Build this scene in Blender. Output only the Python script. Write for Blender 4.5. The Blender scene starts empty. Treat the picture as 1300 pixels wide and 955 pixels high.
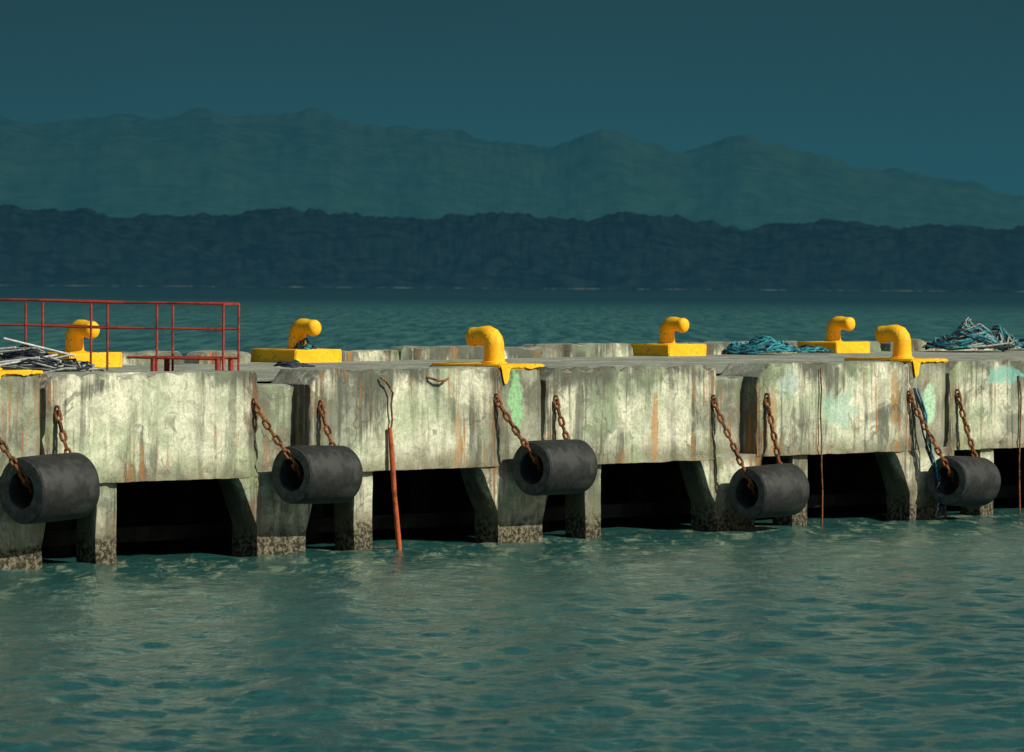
import bpy, bmesh, math, random
import numpy as np
from mathutils import Vector, Matrix, noise
random.seed(7)
sc = bpy.context.scene
H = 4.4; F = 5800.0
# ------------------------------------------------------------------ helpers
def new_obj(name, me, parent=None):
    o = bpy.data.objects.new(name, me); sc.collection.objects.link(o)
    if parent: o.parent = parent
    return o
def mesh_from(name, vs, fs, mat=None, parent=None, smooth=True, angle=40):
    me = bpy.data.meshes.new(name); me.from_pydata([tuple(v) for v in vs], [], fs); me.update()
    if mat: me.materials.append(mat)
    if smooth:
        me.polygons.foreach_set('use_smooth', [True]*len(me.polygons))
        me.set_sharp_from_angle(angle=math.radians(angle))
    return new_obj(name, me, parent)
ANG = math.atan2(.738, .675)
PM = Matrix.Translation((-7.79, 69.54, 0)) @ Matrix.Rotation(ANG, 4, 'Z')
def empty(name, pos=(0,0,0)):
    o = bpy.data.objects.new(name, None); sc.collection.objects.link(o)
    o.empty_display_size = .3
    o.matrix_world = PM @ Matrix.Translation(pos)
    return o
class Geo:
    def __init__(s, off=(0,0,0)): s.v=[]; s.f=[]; s.o=Vector(off)
    def add(s, vs, fs):
        b=len(s.v); s.v += [Vector(v)-s.o for v in vs]; s.f += [tuple(i+b for i in f) for f in fs]
    def tube(s, pts, r, seg=8, cap=True):
        pts=[Vector(p) for p in pts]; n=len(pts)
        rs = r if isinstance(r,(list,tuple)) else [r]*n
        t0=(pts[1]-pts[0]).normalized()
        up=Vector((0,0,1)) if abs(t0.z)<.9 else Vector((1,0,0))
        u=t0.cross(up).normalized()
        vs=[];fs=[]
        for i,p in enumerate(pts):
            t=(pts[min(i+1,n-1)]-pts[max(i-1,0)]).normalized()
            u=(u-t*u.dot(t)).normalized(); w=t.cross(u)
            for k in range(seg):
                a=2*math.pi*k/seg; vs.append(p+(u*math.cos(a)+w*math.sin(a))*rs[i])
        for i in range(n-1):
            for k in range(seg):
                a=i*seg+k;b=i*seg+(k+1)%seg; fs.append((a,b,b+seg,a+seg))
        if cap:
            fs.append(tuple(range(seg))[::-1]); fs.append(tuple((n-1)*seg+k for k in range(seg)))
        s.add(vs,fs)
    def box(s,a,b):
        x0,y0,z0=a;x1,y1,z1=b
        s.add([(x0,y0,z0),(x1,y0,z0),(x1,y1,z0),(x0,y1,z0),(x0,y0,z1),(x1,y0,z1),(x1,y1,z1),(x0,y1,z1)],
              [(0,3,2,1),(4,5,6,7),(0,1,5,4),(1,2,6,5),(2,3,7,6),(3,0,4,7)])
    def chain(s,p0,p1,L=.2,W=.125,r=.026,sag=.0):
        p0=Vector(p0);p1=Vector(p1);d=(p1-p0);n=max(2,int(round(d.length/(L-2*r-.006))))
        for i in range(n):
            f=(i+.5)/n
            c=p0.lerp(p1,f)+Vector((random.uniform(-.008,.008),random.uniform(-.008,.008),-sag*4*f*(1-f)))
            f0=i/n;f1=(i+1)/n
            t=(p0.lerp(p1,f1)-p0.lerp(p1,f0)+Vector((0,0,-sag*4*(f1*(1-f1)-f0*(1-f0))))).normalized()
            side=t.cross(Vector((0,1,0.2))).normalized()
            R=Matrix.Rotation((math.pi/2 if i%2 else 0)+.6+random.uniform(-.2,.2),3,t)
            side=R@side
            path=[];hl=L/2-W/2;rr=W/2-r
            for k in range(7):
                a=-math.pi/2+math.pi*k/6; path.append(c+t*(hl+rr*math.cos(a))+side*(rr*math.sin(a)))
            for k in range(7):
                a=math.pi/2+math.pi*k/6; path.append(c+t*(-hl+rr*math.cos(a))+side*(rr*math.sin(a)))
            nrm=t.cross(side); vs=[];fs=[];m=len(path);sg=6
            for j in range(m):
                tt=(path[(j+1)%m]-path[j-1]).normalized();u=nrm;w=tt.cross(u)
                for k in range(sg):
                    a=2*math.pi*k/sg;vs.append(path[j]+(u*math.cos(a)+w*math.sin(a))*r)
            for j in range(m):
                for k in range(sg):
                    a=j*sg+k;b=j*sg+(k+1)%sg;c2=((j+1)%m)*sg
                    fs.append((a,b,c2+(k+1)%sg,c2+k))
            s.add(vs,fs)
    def make(s,name,mat,parent,smooth=True,angle=50): return mesh_from(name,s.v,s.f,mat,parent,smooth,angle)

# ------------------------------------------------------------------ materials
class NT:
    def __init__(s,name):
        s.m=bpy.data.materials.new(name); s.m.use_nodes=True; s.t=s.m.node_tree
        s.b=s.t.nodes['Principled BSDF']
        s.tc=s.t.nodes.new('ShaderNodeTexCoord')
    def n(s,ty): return s.t.nodes.new(ty)
    def l(s,a,b): s.t.links.new(a,b)
    def mapping(s,scale=(1,1,1),loc=(0,0,0),src=None):
        m=s.n('ShaderNodeMapping'); m.inputs['Scale'].default_value=scale; m.inputs['Location'].default_value=loc
        s.l(src or s.tc.outputs['Object'],m.inputs['Vector']); return m.outputs[0]
    def noise(s,vec,scale,detail=5,rough=.55,dist=0):
        n=s.n('ShaderNodeTexNoise'); n.inputs['Scale'].default_value=scale;n.inputs['Detail'].default_value=detail
        n.inputs['Roughness'].default_value=rough;n.inputs['Distortion'].default_value=dist
        s.l(vec,n.inputs['Vector']); return n.outputs['Fac']
    def rng(s,v,a,b,c=0,d=1,smooth=True):
        n=s.n('ShaderNodeMapRange'); n.interpolation_type='SMOOTHSTEP' if smooth else 'LINEAR'
        n.inputs['From Min'].default_value=a;n.inputs['From Max'].default_value=b
        n.inputs['To Min'].default_value=c;n.inputs['To Max'].default_value=d
        s.l(v,n.inputs['Value']); return n.outputs[0]
    def math(s,op,a,b=None,c=None):
        n=s.n('ShaderNodeMath'); n.operation=op
        for i,x in enumerate((a,b,c)):
            if x is None: continue
            if isinstance(x,(int,float)): n.inputs[i].default_value=x
            else: s.l(x,n.inputs[i])
        return n.outputs[0]
    def mix(s,f,a,b,mode='MIX'):
        n=s.n('ShaderNodeMix'); n.data_type='RGBA'; n.blend_type=mode
        for idx,x in ((0,f),(6,a),(7,b)):
            if isinstance(x,(int,float)): n.inputs[idx].default_value=x
            elif isinstance(x,tuple): n.inputs[idx].default_value=(*x,1)
            else: s.l(x,n.inputs[idx])
        return n.outputs[2]
    def bump(s,h,strength=.4,dist=.02,prev=None):
        n=s.n('ShaderNodeBump'); n.inputs['Strength'].default_value=strength;n.inputs['Distance'].default_value=dist
        s.l(h,n.inputs['Height'])
        if prev: s.l(prev,n.inputs['Normal'])
        return n.outputs[0]
    def sep(s,v):
        n=s.n('ShaderNodeSeparateXYZ'); s.l(v,n.inputs[0]); return n.outputs
    def out(s,col=None,rough=.8,nrm=None,spec=.3,metal=0):
        if isinstance(col,tuple): s.b.inputs['Base Color'].default_value=(*col,1)
        elif col is not None: s.l(col,s.b.inputs['Base Color'])
        if isinstance(rough,(int,float)): s.b.inputs['Roughness'].default_value=rough
        else: s.l(rough,s.b.inputs['Roughness'])
        if nrm: s.l(nrm,s.b.inputs['Normal'])
        s.b.inputs['Specular IOR Level'].default_value=spec; s.b.inputs['Metallic'].default_value=metal
        return s.m

P = 5.75; S0 = 5.5
def concrete(name, dark=0.0, deck=False):
    m=NT(name); O=m.tc.outputs['Object']; X,Y,Z=m.sep(O)
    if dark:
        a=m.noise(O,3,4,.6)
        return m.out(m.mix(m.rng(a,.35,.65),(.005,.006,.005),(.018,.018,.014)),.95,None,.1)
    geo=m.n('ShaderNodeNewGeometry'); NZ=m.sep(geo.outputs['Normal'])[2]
    big=m.noise(m.mapping((1,1,1)),.62,5,.6,.6)
    mid=m.noise(m.mapping((1,1,1),(7,3,1)),2.3,7,.7,.8)
    fine=m.noise(O,15,5,.72)
    streak=m.noise(m.mapping((3.2,3.2,.38),(3,0,0)),1.0,6,.7,.35)
    streak2=m.noise(m.mapping((10,10,.45),(9,0,4)),1.0,4,.62,.3)
    cell=m.n('ShaderNodeTexWhiteNoise'); cell.noise_dimensions='1D'
    m.l(m.math('FLOOR',m.math('MULTIPLY',m.math('SUBTRACT',X,.3),1/1.44)),cell.inputs['W'])
    col=m.mix(m.rng(mid,.38,.6),(.50,.52,.385),(.84,.84,.65))
    col=m.mix(m.math('MULTIPLY',cell.outputs['Value'],.35),col,(.37,.41,.31))
    col=m.mix(m.rng(big,.47,.59,0,.8),col,(.25,.28,.215))
    pat=m.math('ADD',m.math('MULTIPLY',mid,.6),m.math('MULTIPLY',big,.4))
    col=m.mix(m.rng(pat,.53,.57,0,.7),col,(.14,.155,.12))
    stm=m.math('MULTIPLY',m.rng(streak,.49,.61),m.rng(big,.36,.56,.35,1))
    col=m.mix(m.math('MULTIPLY',stm,.88),col,(.09,.095,.072))
    col=m.mix(m.math('MULTIPLY',m.rng(streak2,.53,.67,0,.8),m.rng(big,.4,.52)),col,(.055,.052,.04))
    tn=m.math('ADD',m.math('MULTIPLY',m.math('SUBTRACT',streak2,.5),1.1),m.math('MULTIPLY',m.math('SUBTRACT',big,.5),2.4))
    topm=m.rng(m.math('ADD',Z,tn),2.52,3.1,0,.93)
    col=m.mix(topm,col,(.085,.095,.075))
    botm=m.math('MULTIPLY',m.rng(m.math('ADD',Z,m.math('MULTIPLY',tn,.35)),1.3,1.65,1,0),m.rng(Z,1.1,1.3))
    col=m.mix(m.math('MULTIPLY',botm,.7),col,(.17,.15,.09))
    ph=m.math('FRACT',m.math('DIVIDE',m.math('SUBTRACT',X,S0-.75),P))
    e1=m.math('ABSOLUTE',m.math('SUBTRACT',ph,.118)); e2=m.math('ABSOLUTE',m.math('SUBTRACT',ph,.345))
    e=m.math('MINIMUM',e1,e2)
    em=m.math('MULTIPLY',m.rng(e,.0,.065,1,0),m.rng(streak2,.35,.55))
    col=m.mix(m.math('MULTIPLY',em,.92),col,m.mix(m.rng(mid,.4,.6),(.035,.03,.025),(.17,.085,.035)))
    rec=m.math('MULTIPLY',m.rng(ph,.12,.135),m.rng(ph,.325,.345,1,0))
    rec=m.math('MULTIPLY',rec,m.rng(Z,1.2,1.5))
    col=m.mix(m.math('MULTIPLY',rec,m.rng(mid,.35,.6,.25,.75)),col,(.13,.14,.105))
    rust=m.math('MULTIPLY',m.rng(streak2,.54,.64),m.rng(m.noise(m.mapping((1,1,.5),(20,4,8)),1.1,3),.47,.6))
    col=m.mix(m.math('MULTIPLY',rust,.85),col,(.38,.165,.04))
    alg=m.rng(m.noise(m.mapping((1,1,1),(31,4,2)),.9,3),.48,.66,0,.42)
    col=m.mix(alg,col,(.31,.42,.24))
    def blob(s0,z0,rs,rz,c,a,nn=.35):
        dx=m.math('DIVIDE',m.math('SUBTRACT',X,s0),rs); dz=m.math('DIVIDE',m.math('SUBTRACT',Z,z0),rz)
        d=m.math('SQRT',m.math('ADD',m.math('MULTIPLY',dx,dx),m.math('MULTIPLY',dz,dz)))
        d=m.math('ADD',d,m.math('MULTIPLY',m.math('SUBTRACT',mid,.5),nn*4))
        return m.mix(m.math('MULTIPLY',m.rng(d,.8,1.1,a,0),m.rng(fine,.35,.55,.5,1)),col,c)
    if not deck:
        col=blob(11.7,2.35,.2,.55,(.25,.60,.27),.8,.7)
        col=blob(23.35,2.2,.2,.42,(.45,.74,.5),.85,.12)
        col=blob(20.6,2.1,.5,.35,(.32,.58,.48),.55,1.0)
        col=blob(19.0,2.6,.3,.25,(.34,.52,.55),.45,1.0)
        col=blob(25.7,2.7,.7,.16,(.16,.48,.42),.75,.9)
        col=blob(15.3,1.9,.10,.6,(.45,.22,.06),.8,.5)
        col=blob(10.2,1.7,.07,.6,(.40,.2,.06),.6,.5)
        col=blob(22.2,2.3,.12,.5,(.42,.22,.06),.7,.5)
        col=blob(18.6,2.0,.10,.7,(.40,.2,.06),.6,.5)
    v=m.n('ShaderNodeTexVoronoi'); v.feature='DISTANCE_TO_EDGE'; v.inputs['Scale'].default_value=.6
    dv=m.n('ShaderNodeVectorMath'); dv.operation='ADD'
    nc=m.n('ShaderNodeTexNoise'); nc.inputs['Scale'].default_value=1.8; nc.inputs['Detail'].default_value=5; m.l(O,nc.inputs['Vector'])
    sv=m.n('ShaderNodeVectorMath'); sv.operation='SCALE'; sv.inputs['Scale'].default_value=.9; m.l(nc.outputs['Color'],sv.inputs[0])
    m.l(O,dv.inputs[0]); m.l(sv.outputs[0],dv.inputs[1]); m.l(dv.outputs[0],v.inputs['Vector'])
    cr=m.math('MULTIPLY',m.rng(v.outputs['Distance'],.002,.010,1,0),m.rng(big,.51,.58))
    col=m.mix(m.math('MULTIPLY',cr,.65),col,(.06,.06,.045))
    col=m.mix(m.rng(fine,.3,.58,.45,0),col,(.15,.15,.115))
    pits=m.rng(m.noise(O,34,2,.5),.6,.7)
    col=m.mix(m.math('MULTIPLY',pits,.4),col,(.07,.07,.055))
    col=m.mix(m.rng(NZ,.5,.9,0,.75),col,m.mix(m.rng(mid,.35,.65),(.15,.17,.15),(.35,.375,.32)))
    under_shade=m.math('MULTIPLY',m.rng(Y,.08,.3),m.rng(Z,1.2,1.36,1,0))  # shade below the beams and behind column fronts, painted into the colour
    if not deck: col=m.mix(m.math('MULTIPLY',under_shade,.87),col,(.02,.02,.016))
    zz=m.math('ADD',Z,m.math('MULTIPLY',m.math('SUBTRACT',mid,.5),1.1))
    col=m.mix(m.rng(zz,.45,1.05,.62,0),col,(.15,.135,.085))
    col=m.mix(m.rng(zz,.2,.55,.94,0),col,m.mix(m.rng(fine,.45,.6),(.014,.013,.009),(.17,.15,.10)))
    h=m.math('ADD',m.math('MULTIPLY',mid,.8),m.math('MULTIPLY',fine,.35))
    h=m.math('SUBTRACT',h,m.math('MULTIPLY',stm,.12))
    return m.out(col,.9,m.bump(h,.9,.045),.2)
M_con=concrete('weathered_concrete'); M_deck=concrete('deck_concrete',deck=True); M_dark=concrete('underdeck_shade_concrete',1)  # last one is near-black: under-deck shade put into its colour
def yellow_paint():
    m=NT('yellow_paint'); O=m.tc.outputs['Object']
    a=m.noise(O,4,6,.65); b=m.noise(O,22,5,.65); st=m.noise(m.mapping((14,14,2)),1,4,.6)
    col=m.mix(m.rng(a,.35,.65),(.82,.40,.006),(.92,.54,.014))
    col=m.mix(m.rng(st,.52,.72,0,.5),col,(.58,.24,.01))
    col=m.mix(m.rng(b,.58,.72,0,.6),col,(.42,.18,.015))
    ww=m.math('MULTIPLY',m.rng(a,.54,.64),m.rng(b,.5,.58))
    col=m.mix(m.math('MULTIPLY',ww,.85),col,(.12,.09,.05))
    return m.out(col,.6,m.bump(b,.5,.015),.3)
M_yel=yellow_paint()
def simple(name,c1,c2,scale=12,rough=.7,bump=.4,spec=.3,c3=None):
    m=NT(name); O=m.tc.outputs['Object']; a=m.noise(O,scale,5,.65); b=m.noise(O,scale*.22,4,.6)
    col=m.mix(m.rng(a,.35,.65),c1,c2)
    if c3: col=m.mix(m.rng(b,.5,.62,0,.8),col,c3)
    return m.out(col,rough,m.bump(a,bump,.01),spec)
M_rub=simple('black_rubber',(.009,.010,.010),(.019,.022,.022),11,.65,.5,.35,(.034,.038,.036))
def rubber_end():
    m=NT('skylit_rubber_end'); O=m.tc.outputs['Object']; a=m.noise(O,9,5,.65)  # paler copy for the end faces, skylight on the ring put into the colour
    return m.out(m.mix(m.rng(a,.35,.65),(.04,.048,.048),(.085,.098,.095)),.8,m.bump(a,.4,.01),.3)
M_rubend=rubber_end()
M_rust=simple('rusty_iron',(.12,.04,.016),(.30,.13,.05),30,.85,.8,.2,(.04,.02,.015))
M_rustbright=simple('rust_orange_pipe',(.46,.10,.03),(.34,.075,.03),14,.8,.6,.2,(.1,.04,.02))
M_red=simple('red_oxide_paint',(.27,.03,.02),(.36,.05,.028),14,.6,.3,.3,(.12,.03,.02))
M_rope=simple('teal_rope',(.02,.17,.23),(.06,.34,.38),16,.85,.5,.2,(.02,.07,.12))
M_rope2=simple('grey_rope',(.2,.24,.2),(.4,.42,.34),16,.85,.5,.2,(.1,.1,.09))
M_rope3=simple('dark_rope',(.015,.02,.03),(.04,.05,.07),16,.85,.5,.2)
M_alu=simple('pale_pipe',(.35,.37,.36),(.6,.62,.6),14,.6,.3,.3)

# ------------------------------------------------------------------ pier
pier=empty('concrete_pier')
def rough(name, poly, t0, t1, mat, cell=.17, amp=.014, bev=.03, chip=.05, parent=None, seed=0):
    bm=bmesh.new()
    vs=[bm.verts.new((p[0],t0,p[1])) for p in poly]; f=bm.faces.new(vs)
    r=bmesh.ops.extrude_face_region(bm,geom=[f])
    bmesh.ops.translate(bm,verts=[g for g in r['geom'] if isinstance(g,bmesh.types.BMVert)],vec=(0,t1-t0,0))
    bmesh.ops.recalc_face_normals(bm,faces=bm.faces)
    bmesh.ops.bevel(bm,geom=list(bm.edges),offset=bev,segments=2,profile=.6,affect='EDGES')
    def cuts(a,b,ax):
        n=int((b-a)/cell)
        for i in range(1,n):
            c=[0,0,0];c[ax]=a+(b-a)*i/n;no=[0,0,0];no[ax]=1
            bmesh.ops.bisect_plane(bm,geom=bm.verts[:]+bm.edges[:]+bm.faces[:],plane_co=c,plane_no=no)
    ss=[p[0] for p in poly];zs=[p[1] for p in poly]
    cuts(min(ss),max(ss),0);cuts(max(min(zs),-.2),max(zs),2)
    if t1-t0>.5: cuts(t0,t1,1)
    zt=max(zs); sm,sM=min(ss),max(ss)
    for v in bm.verts:
        c=v.co.copy(); q=c*1.7+Vector((seed*3.1,0,0))
        v.co+=noise.noise_vector(q)*amp*1.3+noise.noise_vector(c*7)*amp*.6
        if chip:
            k=0
            if c.z>zt-.10 and c.y<t0+.12: k=1
            if min(abs(c.x-sm),abs(c.x-sM))<.08 and c.y<t0+.12: k=max(k,.8)
            if c.z<1.42 and c.y<t0+.12 and zt>2: k=max(k,.7)
            if k:
                a=max(0,noise.noise(c*3.3+Vector((seed,5,0)))-.05)*chip*2.2*k+max(0,noise.noise(c*11+Vector((0,seed,0)))-.1)*chip*1.4*k
                v.co.y+=a
                if c.z>zt-.10: v.co.z-=a*.9
    me=bpy.data.meshes.new(name); bm.to_mesh(me); bm.free(); me.materials.append(mat)
    me.polygons.foreach_set('use_smooth',[True]*len(me.polygons)); me.set_sharp_from_angle(angle=math.radians(32))
    return new_obj(name,me,parent or pier)
def tback(s): return 12.0+(s-11.4)*.16
KS=range(-4,12)
for k in KS:
    s=S0+P*k; rnd=random.Random(k+50)
    a=s+1.15; b=s+P
    c1=rnd.uniform(.22,.36); c2=rnd.uniform(.05,.12); dz=rnd.uniform(-.03,.02)
    rough('parapet_block',[(a,1.3+dz),(b,1.3+dz),(b,3.0-c2),(b-c2,3.0+dz*.5),(a+c1,3.0+dz*.5),(a+.03,2.76)],0,.95,M_con,cell=.10,seed=k,chip=.075,amp=.013,bev=.018)
    rough('support_column',[(s,-1.5),(s+1.15,-1.5),(s+1.13,.35),(s+1.36,1.05),(s+1.36,1.36),(s-.46,1.36),(s-.02,.5)],.02,.58,M_con,cell=.16,amp=.02,seed=k+9,chip=.04)
    if k%2==0:
        rough('recess_wall',[(s-.05,1.33),(s+1.2,1.33),(s+1.2,2.76),(s-.05,2.76)],.36,1.0,M_con,seed=k,chip=.05)
    else:
        rough('bollard_plinth',[(s+.03,1.33),(s+1.11,1.33),(s+1.11,2.99),(s+.03,2.99)],.05,1.72,M_con,seed=k,chip=.03)
    rough('pile',[(s+2.36,-1.5),(s+2.8,-1.5),(s+2.8,1.9),(s+2.36,1.9)],.14,.62,M_con,cell=.2,amp=.015,seed=k,chip=0)
    g=Geo(); 
    for tt in (2.2,):
        g.box((s+.1,tt,-1.5),(s+.6,tt+.5,2.3)); g.box((s+3.2,tt,-1.5),(s+3.7,tt+.5,2.3))
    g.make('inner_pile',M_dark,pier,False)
SA,SB=S0+P*KS[0],S0+P*(KS[-1]+1)
vs=[];fs=[];nS=160;nT=12
for i in range(nS+1):
    s_=SA+(SB-SA)*i/nS
    for j in range(nT+1):
        t_=.9+(tback(s_)+.6-.9)*j/nT
        vs.append((s_,t_,2.80+.012*noise.noise(Vector((s_*.6,t_*.6,0)))))
for i in range(nS):
    for j in range(nT):
        a=i*(nT+1)+j; fs.append((a,a+nT+1,a+nT+2,a+1))
mesh_from('deck_surface',vs,fs,M_deck,pier)
g=Geo()
b1,b2=tback(SA)+.58,tback(SB)+.58
def prism(g,z0,z1,t0a,t0b,t1a,t1b):
    g.add([(SA,t0a,z0),(SB,t0b,z0),(SB,t1b,z0),(SA,t1a,z0),(SA,t0a,z1),(SB,t0b,z1),(SB,t1b,z1),(SA,t1a,z1)],
          [(0,3,2,1),(4,5,6,7),(0,1,5,4),(1,2,6,5),(2,3,7,6),(3,0,4,7)])
prism(g,2.3,2.76,.97,.97,b1,b2); prism(g,1.0,2.3,b1-.5,b2-.5,b1,b2)
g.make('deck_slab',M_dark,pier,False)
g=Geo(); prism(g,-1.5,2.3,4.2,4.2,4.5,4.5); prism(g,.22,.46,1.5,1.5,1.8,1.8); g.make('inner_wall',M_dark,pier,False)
REAR=((11.9,11.45),(19.25,12.85),(33.35,15.0),(41.0,16.2),(56,18.5))
s_=SA+12
rnd=random.Random(3)
while s_<SB-3:
    L=rnd.choice([2.6,3.4,2.2,1.5]); gap=rnd.uniform(.05,.12) if rnd.random()<.75 else rnd.uniform(.5,.9)
    for (bs,bt) in REAR:
        c0,c1=bs-1.25,bs+1.15
        if s_<c1 and s_+L>c0:
            if c0-s_>.7: L=c0-s_-.03; gap=c1-c0
            else: s_=c1+.03; L=rnd.choice([1.6,2.6])
    hh=rnd.uniform(.24,.33); t_=tback(s_+L/2)
    q=rnd.uniform(.04,.15)
    rough('rear_kerb',[(s_,2.77),(s_+L,2.77),(s_+L-.02,2.77+hh*.7),(s_+L-q,2.78+hh),(s_+.12,2.78+hh-.01),(s_+.02,2.77+hh*.7)],t_,t_+.42,M_deck,cell=.14,amp=.022,bev=.03,chip=.06,seed=s_)
    s_+=L+gap
# ------------------------------------------------------------------ bollards
def bollard(pos, dr, base, drip=False, zs=.9):
    e=empty('mooring_bollard',pos); g=Geo()
    h=base[4]
    path=[(0,0,.225),(0,.035,.225),(0,.05,.19),(0,.14,.178),(0,.26,.172),(.004,.36,.174),(.03,.44,.178),(.085,.505,.178),(.165,.54,.172),(.26,.545,.16),(.36,.53,.155),(.44,.52,.165),(.50,.513,.168),(.545,.508,.15),(.575,.505,.11),(.59,.503,.05)]
    pts=[Vector((0,dr*p[0],h+p[1]*zs-.01)) for p in path]
    g.tube(pts,[p[2] for p in path],28)
    o=g.make('horn',M_yel,e,True,60)
    me=o.data
    for v in me.vertices: v.co+=noise.noise_vector(v.co*4+Vector(pos))*.010
    bm=bmesh.new(); bmesh.ops.create_cube(bm,size=1)
    for v in bm.verts:
        v.co=Vector((base[0] if v.co.x<0 else base[1], base[2] if v.co.y<0 else base[3], -.03 if v.co.z<0 else h))
    bmesh.ops.bevel(bm,geom=bm.edges[:],offset=.022,segments=3,affect='EDGES')
    bmesh.ops.subdivide_edges(bm,edges=bm.edges[:],cuts=3,use_grid_fill=True)
    for v in bm.verts: v.co+=noise.noise_vector(v.co*3+Vector(pos))*.02
    me=bpy.data.meshes.new('painted_base'); bm.to_mesh(me); bm.free(); me.materials.append(M_yel)
    me.polygons.foreach_set('use_smooth',[True]*len(me.polygons)); me.set_sharp_from_angle(angle=math.radians(45))
    new_obj('painted_base',me,e)
    if drip:
        g=Geo()
        n=60; x0,x1=base[0]+.02,base[1]-.02; zt=h; y=base[2]-.016
        top=[];bot=[]
        for i in range(n+1):
            x=x0+(x1-x0)*i/n
            d=.045+.07*max(0,noise.noise(Vector((x*3,pos[0],0))))+.03*max(0,noise.noise(Vector((x*14,pos[0],4))))+.27*math.exp(-((x-x0-.12)/.09)**4)*(1+.3*noise.noise(Vector((x*16,1,pos[0]))))
            top.append((x,y,zt-.01)); bot.append((x,y-.0,zt-d))
        g.add(top+bot,[(i,i+1,n+2+i,n+1+i) for i in range(n)])
        g.make('paint_run',M_yel,e,False)
    return e
for k in (-3,-1,1,3,5,7,9):
    s=S0+P*k
    bollard((s+.62,.72,3.0),+1,(-.6,.53,-.69,.95,.045),True)
for (s,t) in REAR:
    bollard((s+.4,t+.5,2.8),-1,(-.68,.66,-.64,.68,.27),zs=.86)
# ------------------------------------------------------------------ fenders + chains
fz={-1:1.24,0:1.33,1:1.29,2:.70,3:.76,4:1.1,5:1.2,-2:1.2,-3:1.2}
for k,zc in fz.items():
    s=S0+P*k; sf=s+(.18 if k!=3 else .36); L=1.2; R=.47 if k!=-1 else .51; r0=.265
    tc=-.56; e=empty('rubber_fender',(sf,tc,zc)); g=Geo()
    prof=[]
    for (x,r) in ((0.30,r0),(.03,r0),(.008,r0+.012),(0,r0+.03),(0,R-.045),(.01,R-.018),(.035,R-.003),(.1,R),(L/2,R+.004),(L-.1,R),(L-.035,R-.003),(L-.01,R-.018),(L,R-.045),(L,r0+.035),(L-.008,r0+.012),(L-.03,r0),(L-.3,r0)):
        prof.append((x,r))
    n=72;m_=len(prof); vs=[];fs=[]
    for (x,r) in prof:
        for q in range(n):
            a=2*math.pi*q/n; vs.append((x,r*math.cos(a),r*math.sin(a)))
    mi=[]
    for i in range(m_):
        for q in range(n):
            i2=(i+1)%m_
            fs.append((i*n+q,i*n+(q+1)%n,i2*n+(q+1)%n,i2*n+q)); mi.append(1 if i in (2,3,4,12) else 0)
    tilt=Matrix.Rotation({-1:-.04,0:.02,1:.0,2:-.03,3:.05}.get(k,.02),3,'Y')@Matrix.Rotation({-1:.03,2:-.05,3:.08}.get(k,0),3,'Z')
    vs=[tilt@Vector(v)+noise.noise_vector(Vector(v)*2.2+Vector((k,0,0)))*.014 for v in vs]
    o=mesh_from('rubber_tube',vs,fs,M_rub,e,True,45)
    o.data.materials.append(M_rubend); o.data.polygons.foreach_set('material_index',mi)
    off=Vector((sf,tc,zc))
    g=Geo(off)
    A=(s-.14,-.03,2.47-(.1 if k>1 else 0))
    g.chain(A,(sf+.06,tc-.05,zc+.17),sag=.04)
    g.chain((sf+.02,tc-.06,zc+.16),(sf+.35,tc+.05,zc-.05))
    g.make('chain_front',M_rust,e)
    g=Geo(off)
    B=(s+1.38,-.03,2.42 if k<2 else 2.38)
    g.chain(B,(sf+L+.06,tc+.2,zc+.25),sag=.06)
    g.chain((sf+L+.06,tc+.2,zc+.25),(sf+L-.15,tc,zc-.1))
    g.make('chain_rear',M_rust,e)
    g=Geo(off)
    for Q in (A,B):
        pts=[Vector(Q)+Vector((.0,.09,.06)),Vector(Q)+Vector((0,-.03,.07)),Vector(Q)+Vector((0,-.06,.0)),Vector(Q)+Vector((0,-.03,-.07)),Vector(Q)+Vector((0,.09,-.06))]
        g.tube(pts,.022,8)
    g.make('anchor_staple',M_rust,e)
# ------------------------------------------------------------------ pipes & rebar on the face
e=empty('rusty_pipe',(8.6,-.1,1)); o=Vector((8.6,-.1,1))
g=Geo(o)
g.tube([(8.47,-.07,2.02),(8.50,-.10,1.5),(8.53,-.13,.9),(8.57,-.17,.3),(8.62,-.24,-.6)],[.036,.046,.042,.046,.046],12)
g.make('pipe',M_rustbright,e)
g=Geo(o)
g.tube([(8.26,-.05,2.86),(8.33,-.1,2.8),(8.43,-.08,2.72),(8.51,-.1,2.6),(8.5,-.07,2.4),(8.54,-.06,2.15),(8.48,-.07,1.9)],.018,8)
g.make('bent_rebar',M_rust,e)
e=empty('rebar_hook',(9.5,0,2.8)); g=Geo((9.5,0,2.8))
g.tube([(9.42,.05,2.86),(9.47,-.06,2.83),(9.6,-.1,2.79),(9.75,-.1,2.78),(9.86,-.08,2.82)],.02,8); g.make('bar',M_rust,e)
e=empty('hanging_cable',(19.95,0,2)); g=Geo((19.95,0,2))
g.tube([(19.93,-.03,2.9),(19.95,-.05,2.5),(19.93,-.04,2.1),(19.96,-.05,1.6),(19.95,-.06,1.1),(20.0,-.05,.6),(19.98,-.06,-.2)],.016,6); g.make('cable',M_rust,e)
e=empty('hanging_cable',(26.1,0,2)); g=Geo((26.1,0,2))
g.tube([(26.1,-.03,2.7),(26.16,-.05,2.3),(26.15,-.04,1.6),(26.1,-.06,1.0),(26.16,-.05,-.2)],.018,6); g.make('cable',M_rust,e)
e=empty('hanging_rope',(23,0,1.5)); g=Geo((23,0,1.5)); g2=Geo((23,0,1.5)); rr=random.Random(5)
for q in range(5):
    pts=[];x=22.72+q*.03
    for i in range(9):
        f=i/8; pts.append((x+.45*f+rr.uniform(-.05,.05)*(.4+f), -.08-.3*f+rr.uniform(-.04,.04), 2.5-2.35*f*(1-.04*q)))
    (g if q<3 else g2).tube(pts,.018,6)
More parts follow.
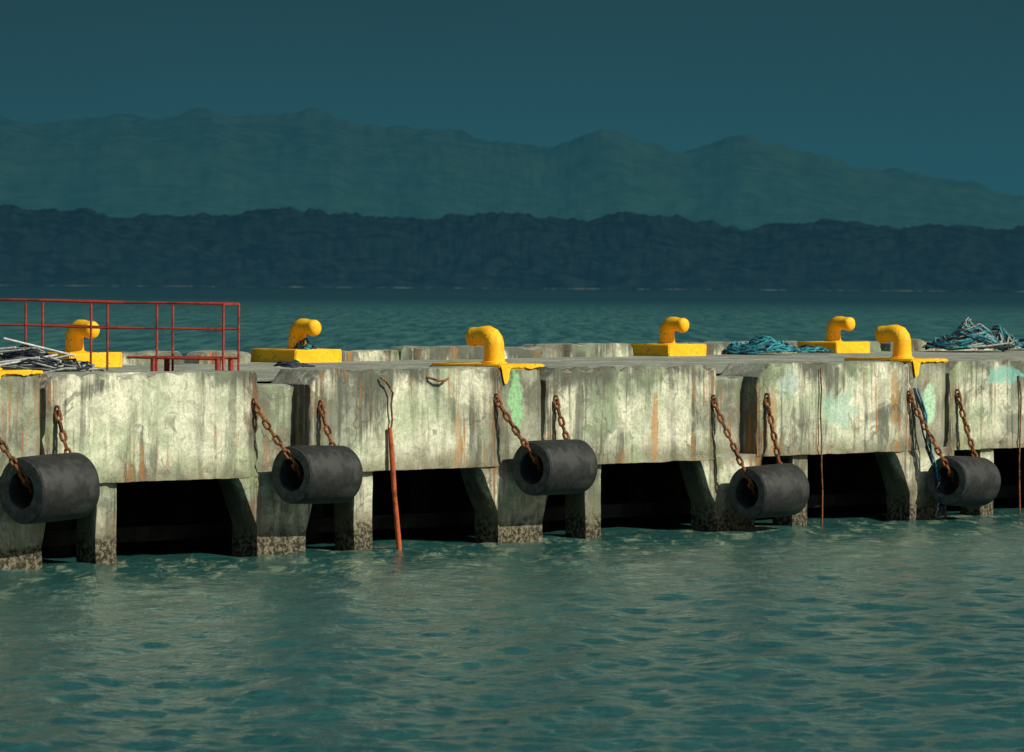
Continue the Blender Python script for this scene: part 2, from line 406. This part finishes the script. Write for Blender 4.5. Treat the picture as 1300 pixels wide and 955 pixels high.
for q in range(7):
    c=Vector((23.15+rr.uniform(-.1,.1),-.4,.75-q*.1)); pts=[]
    for i in range(11):
        a=i/10*2*math.pi; pts.append(c+Vector((.11*math.cos(a),.03*math.sin(a*2),.1*math.sin(a)+rr.uniform(-.02,.02))))
    g.tube(pts,.017,6)
g.make('strands',M_rope3,e); g2.make('teal_strands',M_rope,e)
# ------------------------------------------------------------------ rope heaps
def heap(name,s,t,rx,ry,h,n,mats,seed,r=.018):
    e=empty(name,(s,t,2.8)); rr=random.Random(seed)
    gs=[Geo() for _ in mats]
    for q in range(n):
        a0=rr.uniform(0,6.28); rad=rr.uniform(.15,.95); wob=rr.uniform(.2,.6); pts=[]
        m=rr.randint(9,18); spin=rr.choice([-1,1])*rr.uniform(.25,.5)
        lift=rr.uniform(.0,1)
        for i in range(m):
            a=a0+spin*i; rd=rad*(1+wob*math.sin(i*.9+q)*.4)
            x=rd*math.cos(a)*.8; y=rd*math.sin(a)*.8; d=min(1,math.hypot(x,y))
            lump=.65+.9*noise.noise(Vector((x*2.3,y*2.3,seed)))
            z=h*(1-d**1.5)*lump*(.55+.5*lift)+.03+rr.uniform(-.02,.05)*h*2
            pts.append((x*rx,y*ry,max(.02,z)))
        gs[rr.choices(range(len(mats)),[m_[1] for m_ in mats])[0]].tube(pts,r*rr.uniform(.7,1.4),6)
    for g,m_ in zip(gs,mats):
        if g.v: g.make(m_[0].name+'_strands',m_[0],e)
heap('rope_heap',46.0,15.9,1.7,1.3,.84,150,[(M_rope,.42),(M_rope2,.22),(M_rope3,.36)],4)
heap('rope_heap',50.5,17.0,1.6,1.2,.4,60,[(M_rope,.5),(M_rope2,.3),(M_rope3,.2)],14)
heap('rope_heap',37.1,15.4,1.0,1.1,.46,45,[(M_rope,.8),(M_rope2,.1),(M_rope3,.1)],8,.02)
heap('rope_coil',39.0,15.5,.75,.6,.2,22,[(M_rope3,.6),(M_rope,.4)],18,.02)
heap('rope_coil',14.4,8.2,.5,.45,.14,18,[(M_rope3,.8),(M_rope,.2)],29,.02)
heap('rope_coil',19.65,13.1,.4,.38,.62,20,[(M_rope,.7),(M_rope3,.3)],38,.02)
heap('fishing_net_heap',7.4,7.6,1.3,1.6,.42,90,[(M_rope3,.6),(M_rope2,.4)],48,.016)
e=empty('scrap_pipes',(6.0,7.5,3.0)); g=Geo((6.0,7.5,3.0)); rr=random.Random(12)
for q in range(9):
    a=rr.uniform(.3,1.5); c=Vector((6.5+rr.uniform(-.6,.8),7.6+rr.uniform(-.5,.7),2.98+rr.uniform(0,.35))); d=Vector((math.cos(a),-math.sin(a)*1.0,rr.uniform(-.28,.28)))*rr.uniform(.4,.75)
    g.tube([c-d,c+d],rr.uniform(.016,.028),8)
g.make('pipes',M_alu,e)
# ------------------------------------------------------------------ gangway railing
rail=bpy.data.objects.new('gangway_railing',None); sc.collection.objects.link(rail); rail.location=(-5.06,80,2.8)
g=Geo(); gv=Vector((-1,.28,0)).normalized(); pv=Vector((.27,.96,0)); st=1.235; zr=.012
for side in (0,1):
    b0=pv*(.82*side)
    def pt(u,z): return b0+gv*u+Vector((0,0,z+u*zr+.008*math.sin(u*2.1+side)))
    Ltot=st*7
    g.tube([pt(Ltot*i/28,1.23) for i in range(29)],.022,8); g.tube([pt(Ltot*i/28,.78) for i in range(29)],.017,8)
    g.tube([pt(0,.27),pt(st*1.45,.27)],.024,8)
    for i in range(8):
        g.tube([pt(i*st,.0),pt(i*st,1.23)],.021,8)
g.tube([Vector((0,0,1.23)),pv*.82+Vector((0,0,1.23))],.02,8)
g.make('rails_and_posts',M_red,rail)
g=Geo()
for i in range(6):
    a=gv*(.02+i*.28)+Vector((0,0,.285)); b=a+gv*.25
    g.add([a,b,b+pv*.8,a+pv*.8,a+Vector((0,0,.02)),b+Vector((0,0,.02)),b+pv*.8+Vector((0,0,.02)),a+pv*.8+Vector((0,0,.02))],[(0,3,2,1),(4,5,6,7),(0,1,5,4),(1,2,6,5),(2,3,7,6),(3,0,4,7)])
for i in (0,1):
    a=gv*(i*1.2+.1)
    g.tube([a+Vector((0,0,.0)),a+Vector((0,0,.28))],.05,8); g.tube([a+pv*.7,a+pv*.7+Vector((0,0,.28))],.05,8)
g.make('tread_plates',M_red,rail,False)

# ------------------------------------------------------------------ sea
rows=list(np.arange(-150,34,8.0)); y=34.
while y<130: rows.append(y); y+=.055+.0010*y
while y<60000: rows.append(y); y*=1.008 if y<1200 else 1.04
rows=np.array(rows)
u=np.linspace(-1,1,560); cu=.16*u+ .9*u**9+2.5*u**41
wsc=np.where(rows<34,34,rows)
X=cu[None,:]*wsc[:,None]; Y=np.repeat(rows[:,None],len(u),1)
Z=np.zeros_like(X); rg=np.random.RandomState(11)
for i in range(60):
    lam=.26*(1.046**i) if i<48 else rg.uniform(3,7)
    th=math.radians(-105)+rg.normal(0,1.0); kk=2*math.pi/lam
    amp=.0066*lam**.62 if lam<3 else .0018
    fade=1/(1+(Y/(140*lam))**3)
    ph=kk*(math.cos(th)*X+math.sin(th)*Y)+rg.uniform(0,6.28)
    ph+=1.6*np.sin(X*.37*(1+.02*i)+i)+1.5*np.sin(Y*.29+i*2.+X*.13)
    Z+=amp*fade*(np.sin(ph)+.2*np.sin(2*ph+.6))*np.clip(1+.8*np.sin(X*.27*math.cos(i)+Y*.19+i*1.7),.2,2)
Z*=.44
nr,ncn=X.shape
me=bpy.data.meshes.new('sea'); me.vertices.add(nr*ncn)
co=np.stack([X,Y,Z],-1).astype(np.float32).ravel(); me.vertices.foreach_set('co',co)
idx=np.arange(nr*ncn).reshape(nr,ncn)
q=np.stack([idx[:-1,:-1],idx[:-1,1:],idx[1:,1:],idx[1:,:-1]],-1).reshape(-1,4).astype(np.int32)
me.loops.add(q.size); me.polygons.add(len(q)); me.loops.foreach_set('vertex_index',q.ravel())
me.polygons.foreach_set('loop_start',np.arange(0,q.size,4,dtype=np.int32)); me.update(calc_edges=True)
me.polygons.foreach_set('use_smooth',np.ones(len(q),dtype=bool))
m=NT('sea_water'); O=m.tc.outputs['Object']; xx,yy,zz=m.sep(O)
a=m.noise(m.mapping((.05,.012,1)),1,5,.6,.5); b=m.noise(m.mapping((.8,.13,1)),1,6,.68,.5)
col=m.mix(m.rng(a,.35,.65),(.016,.076,.074),(.025,.100,.095))
col=m.mix(m.rng(b,.5,.7,0,.45),col,(.045,.145,.135))
pale_n=m.noise(m.mapping((1.6,.22,1),(5,2,0)),1,5,.7,.6)
col=m.mix(m.math('MULTIPLY',m.rng(pale_n,.64,.74,0,.5),m.rng(b,.5,.6)),col,(.20,.36,.35))  # sparse pale streaks mixed into the water colour
# pale ripple glints along the pier foot, painted into the water colour
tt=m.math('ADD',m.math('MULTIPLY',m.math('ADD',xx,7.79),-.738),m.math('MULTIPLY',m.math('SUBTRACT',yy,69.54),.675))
glint_n=m.noise(m.mapping((2.6,.55,1),(1,7,0)),1,5,.7,.5)
glint_band=m.math('MULTIPLY',m.rng(tt,-8,-.3,0,1),m.rng(tt,.2,1.5,1,0))
col=m.mix(m.math('MULTIPLY',glint_band,m.rng(glint_n,.5,.64,0,.7)),col,(.30,.38,.25))
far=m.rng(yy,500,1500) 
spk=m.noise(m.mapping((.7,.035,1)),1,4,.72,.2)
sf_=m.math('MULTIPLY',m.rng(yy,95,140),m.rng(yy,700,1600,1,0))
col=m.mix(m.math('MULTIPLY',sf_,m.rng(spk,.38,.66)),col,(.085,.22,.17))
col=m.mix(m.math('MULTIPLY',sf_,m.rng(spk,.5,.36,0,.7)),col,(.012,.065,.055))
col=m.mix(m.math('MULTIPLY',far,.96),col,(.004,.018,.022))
w1=m.noise(m.mapping((2.2,1.6,1)),2.6,4,.65,.4); w2=m.noise(m.mapping((.5,.3,1)),1.0,6,.68,.3)
nb=m.bump(w1,.6,.05); nb=m.bump(w2,.4,.35,nb)
m.out(col,.16,nb,.5); m.b.inputs['IOR'].default_value=1.33
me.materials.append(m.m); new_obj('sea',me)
# ------------------------------------------------------------------ hills
def hormap(px): return 358+8*px/1300.
def smooth_interp(px,pxs,pys):
    ks=[-14,-7,0,7,14]; w=[.14,.22,.28,.22,.14]
    return sum(w_*float(np.interp(px+k_,pxs,pys)) for k_,w_ in zip(ks,w))
def hill(name,prof,Dsh,Dr,mat,nx,ny,fine_amp,fine_l,rav,depth_back,relief):
    pxs=np.array([p[0] for p in prof],float); pys=np.array([p[1] for p in prof],float)
    vs=[];fs=[]
    for i in range(nx+1):
        f=i/nx
        px=650+ (abs(2*f-1)**1.6)*(1 if f>.5 else -1)*2400
        if px<pxs[0]: py=pys[0]+25*noise.noise(Vector((px*.004,3,0)))-25*noise.noise(Vector((pxs[0]*.004,3,0)))
        elif px>pxs[-1]: py=pys[-1]+22*noise.noise(Vector((px*.004,9,0)))-22*noise.noise(Vector((pxs[-1]*.004,9,0)))
        else: py=smooth_interp(px,pxs,pys)
        ang=(hormap(min(max(px,-200),1500))-py)/F
        xr=(px-650)/F
        for j in range(ny+1):
            v=j/ny
            if v<=.75:
                w=v/.75; D=Dsh+(Dr-Dsh)*w; pr=w**.8
            else:
                w=(v-.75)/.25; D=Dr+depth_back*w; pr=1-w*1.05
            X_=xr*D; hh=(H+ang*D)
            nn=noise.fractal(Vector(((X_+.35*D)/rav,(D-.5*X_)/rav*.45,1.3)),1.0,2.1,5)
            z=hh*pr
            env=max(0,min(1,pr*(1-pr)*4)) if v<.75 else .3
            z+=hh*env*relief*nn
            z+=fine_amp*(noise.fractal(Vector((X_/fine_l,D/fine_l*.4,0)),.9,2.2,4))*min(1,pr*6)
            if j==0: z=-2
            vs.append((X_,D,z))
    for i in range(nx):
        for j in range(ny):
            a=i*(ny+1)+j; fs.append((a,a+ny+1,a+ny+2,a+1))
    return mesh_from(name,vs,fs,mat,None,True,180)
def hillmat(name,c1,c2,s1,c3,s2,haze,hc_low,hc_high,ztop,beach=False):
    """forest albedo seen through aerial haze (in-scattered light added with distance)"""
    m=NT(name); O=m.tc.outputs['Object']; z=m.sep(O)[2]
    a=m.noise(O,s1,5,.65); b=m.noise(O,s2,4,.6)
    col=m.mix(m.rng(a,.38,.62),c1,c2); col=m.mix(m.rng(b,.45,.65,0,.6),col,c3)
    if beach:
        bn=m.noise(m.mapping((.02,.0,.0)),1,4,.7)
        col=m.mix(m.math('MULTIPLY',m.rng(z,.8,2.0,1,0),m.rng(bn,.45,.62)),col,(.20,.24,.22))
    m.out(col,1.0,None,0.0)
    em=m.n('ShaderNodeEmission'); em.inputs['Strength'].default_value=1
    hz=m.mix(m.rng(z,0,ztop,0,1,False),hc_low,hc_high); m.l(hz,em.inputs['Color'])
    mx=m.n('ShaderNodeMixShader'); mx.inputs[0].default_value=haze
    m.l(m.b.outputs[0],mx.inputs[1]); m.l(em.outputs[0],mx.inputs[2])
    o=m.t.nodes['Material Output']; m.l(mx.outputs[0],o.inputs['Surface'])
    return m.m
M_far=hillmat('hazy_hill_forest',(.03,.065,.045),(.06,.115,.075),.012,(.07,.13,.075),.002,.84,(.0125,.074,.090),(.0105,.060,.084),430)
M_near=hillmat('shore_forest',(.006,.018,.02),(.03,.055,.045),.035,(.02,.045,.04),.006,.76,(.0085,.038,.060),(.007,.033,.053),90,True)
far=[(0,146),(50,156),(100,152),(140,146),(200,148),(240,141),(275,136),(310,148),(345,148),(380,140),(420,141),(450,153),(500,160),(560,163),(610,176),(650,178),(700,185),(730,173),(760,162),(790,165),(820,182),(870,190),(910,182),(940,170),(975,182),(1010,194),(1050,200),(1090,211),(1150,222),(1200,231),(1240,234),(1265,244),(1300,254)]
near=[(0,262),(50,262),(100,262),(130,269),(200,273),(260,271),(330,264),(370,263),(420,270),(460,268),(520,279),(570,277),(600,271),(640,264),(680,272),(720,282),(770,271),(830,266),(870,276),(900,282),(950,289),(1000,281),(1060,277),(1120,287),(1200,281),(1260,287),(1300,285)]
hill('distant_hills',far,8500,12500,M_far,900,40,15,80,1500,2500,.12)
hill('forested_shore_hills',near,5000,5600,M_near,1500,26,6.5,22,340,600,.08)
# ------------------------------------------------------------------ light & sky
el=math.radians(36); sd=Vector((.86,-.50)).normalized()
rot=math.atan2(sd.x,sd.y)
W=bpy.data.worlds.new('World'); sc.world=W; W.use_nodes=True; nt=W.node_tree
bg=nt.nodes['Background']; bg.inputs['Strength'].default_value=.06
sky=nt.nodes.new('ShaderNodeTexSky'); sky.sky_type='NISHITA'; sky.sun_disc=False; sky.sun_elevation=el; sky.sun_rotation=rot
tc=nt.nodes.new('ShaderNodeTexCoord'); sp=nt.nodes.new('ShaderNodeSeparateXYZ'); nt.links.new(tc.outputs['Generated'],sp.inputs[0])
def wr(v,a,b,c=0,d=1):
    n=nt.nodes.new('ShaderNodeMapRange'); n.interpolation_type='SMOOTHSTEP'
    for k_,x in zip(('From Min','From Max','To Min','To Max'),(a,b,c,d)): n.inputs[k_].default_value=x
    nt.links.new(v,n.inputs['Value']); return n.outputs[0]
def wm(f,a,b):
    n=nt.nodes.new('ShaderNodeMix'); n.data_type='RGBA'
    for i_,x in ((0,f),(6,a),(7,b)):
        if isinstance(x,tuple): n.inputs[i_].default_value=(*x,1)
        elif isinstance(x,(int,float)): n.inputs[i_].default_value=x
        else: nt.links.new(x,n.inputs[i_])
    return n.outputs[2]
s_=1/.06
grad=wm(wr(sp.outputs[2],.012,.072),(.0175*s_,.091*s_,.120*s_),(.0155*s_,.050*s_,.067*s_))
mp=nt.nodes.new('ShaderNodeMapping'); mp.inputs['Scale'].default_value=(3,3,9); nt.links.new(tc.outputs['Generated'],mp.inputs[0])
nz=nt.nodes.new('ShaderNodeTexNoise'); nz.inputs['Scale'].default_value=1.6; nz.inputs['Detail'].default_value=3; nt.links.new(mp.outputs[0],nz.inputs['Vector'])
grad=wm(wr(nz.outputs['Fac'],.3,.7,0,.3),grad,(.02*s_,.092*s_,.118*s_))
msk=wr(sp.outputs[1],-.3,.3)
fin=wm(msk,sky.outputs[0],grad); nt.links.new(fin,bg.inputs[0])
L=bpy.data.lights.new('sun','SUN'); L.energy=5.0; L.angle=math.radians(.5); L.color=(1,.93,.76)
so=bpy.data.objects.new('sun',L); sc.collection.objects.link(so)
S=Vector((sd.x*math.cos(el),sd.y*math.cos(el),math.sin(el)))
so.rotation_euler=S.to_track_quat('Z','Y').to_euler()
# ------------------------------------------------------------------ camera
cd=bpy.data.cameras.new('camera'); cam=bpy.data.objects.new('camera',cd); sc.collection.objects.link(cam)
cd.sensor_width=36; cd.sensor_fit='HORIZONTAL'; cd.lens=F/1300*36; cd.clip_start=.5; cd.clip_end=100000
pitch=math.atan(115.5/F)
cam.matrix_world=Matrix.Translation((0,0,H))@Matrix.Rotation(math.pi/2-pitch,4,'X')@Matrix.Rotation(math.radians(.353),4,'Z')
cd.dof.use_dof=True; cd.dof.focus_distance=77; cd.dof.aperture_fstop=4.2
sc.camera=cam
sc.view_settings.view_transform='Standard'; sc.view_settings.look='None'; sc.view_settings.exposure=0
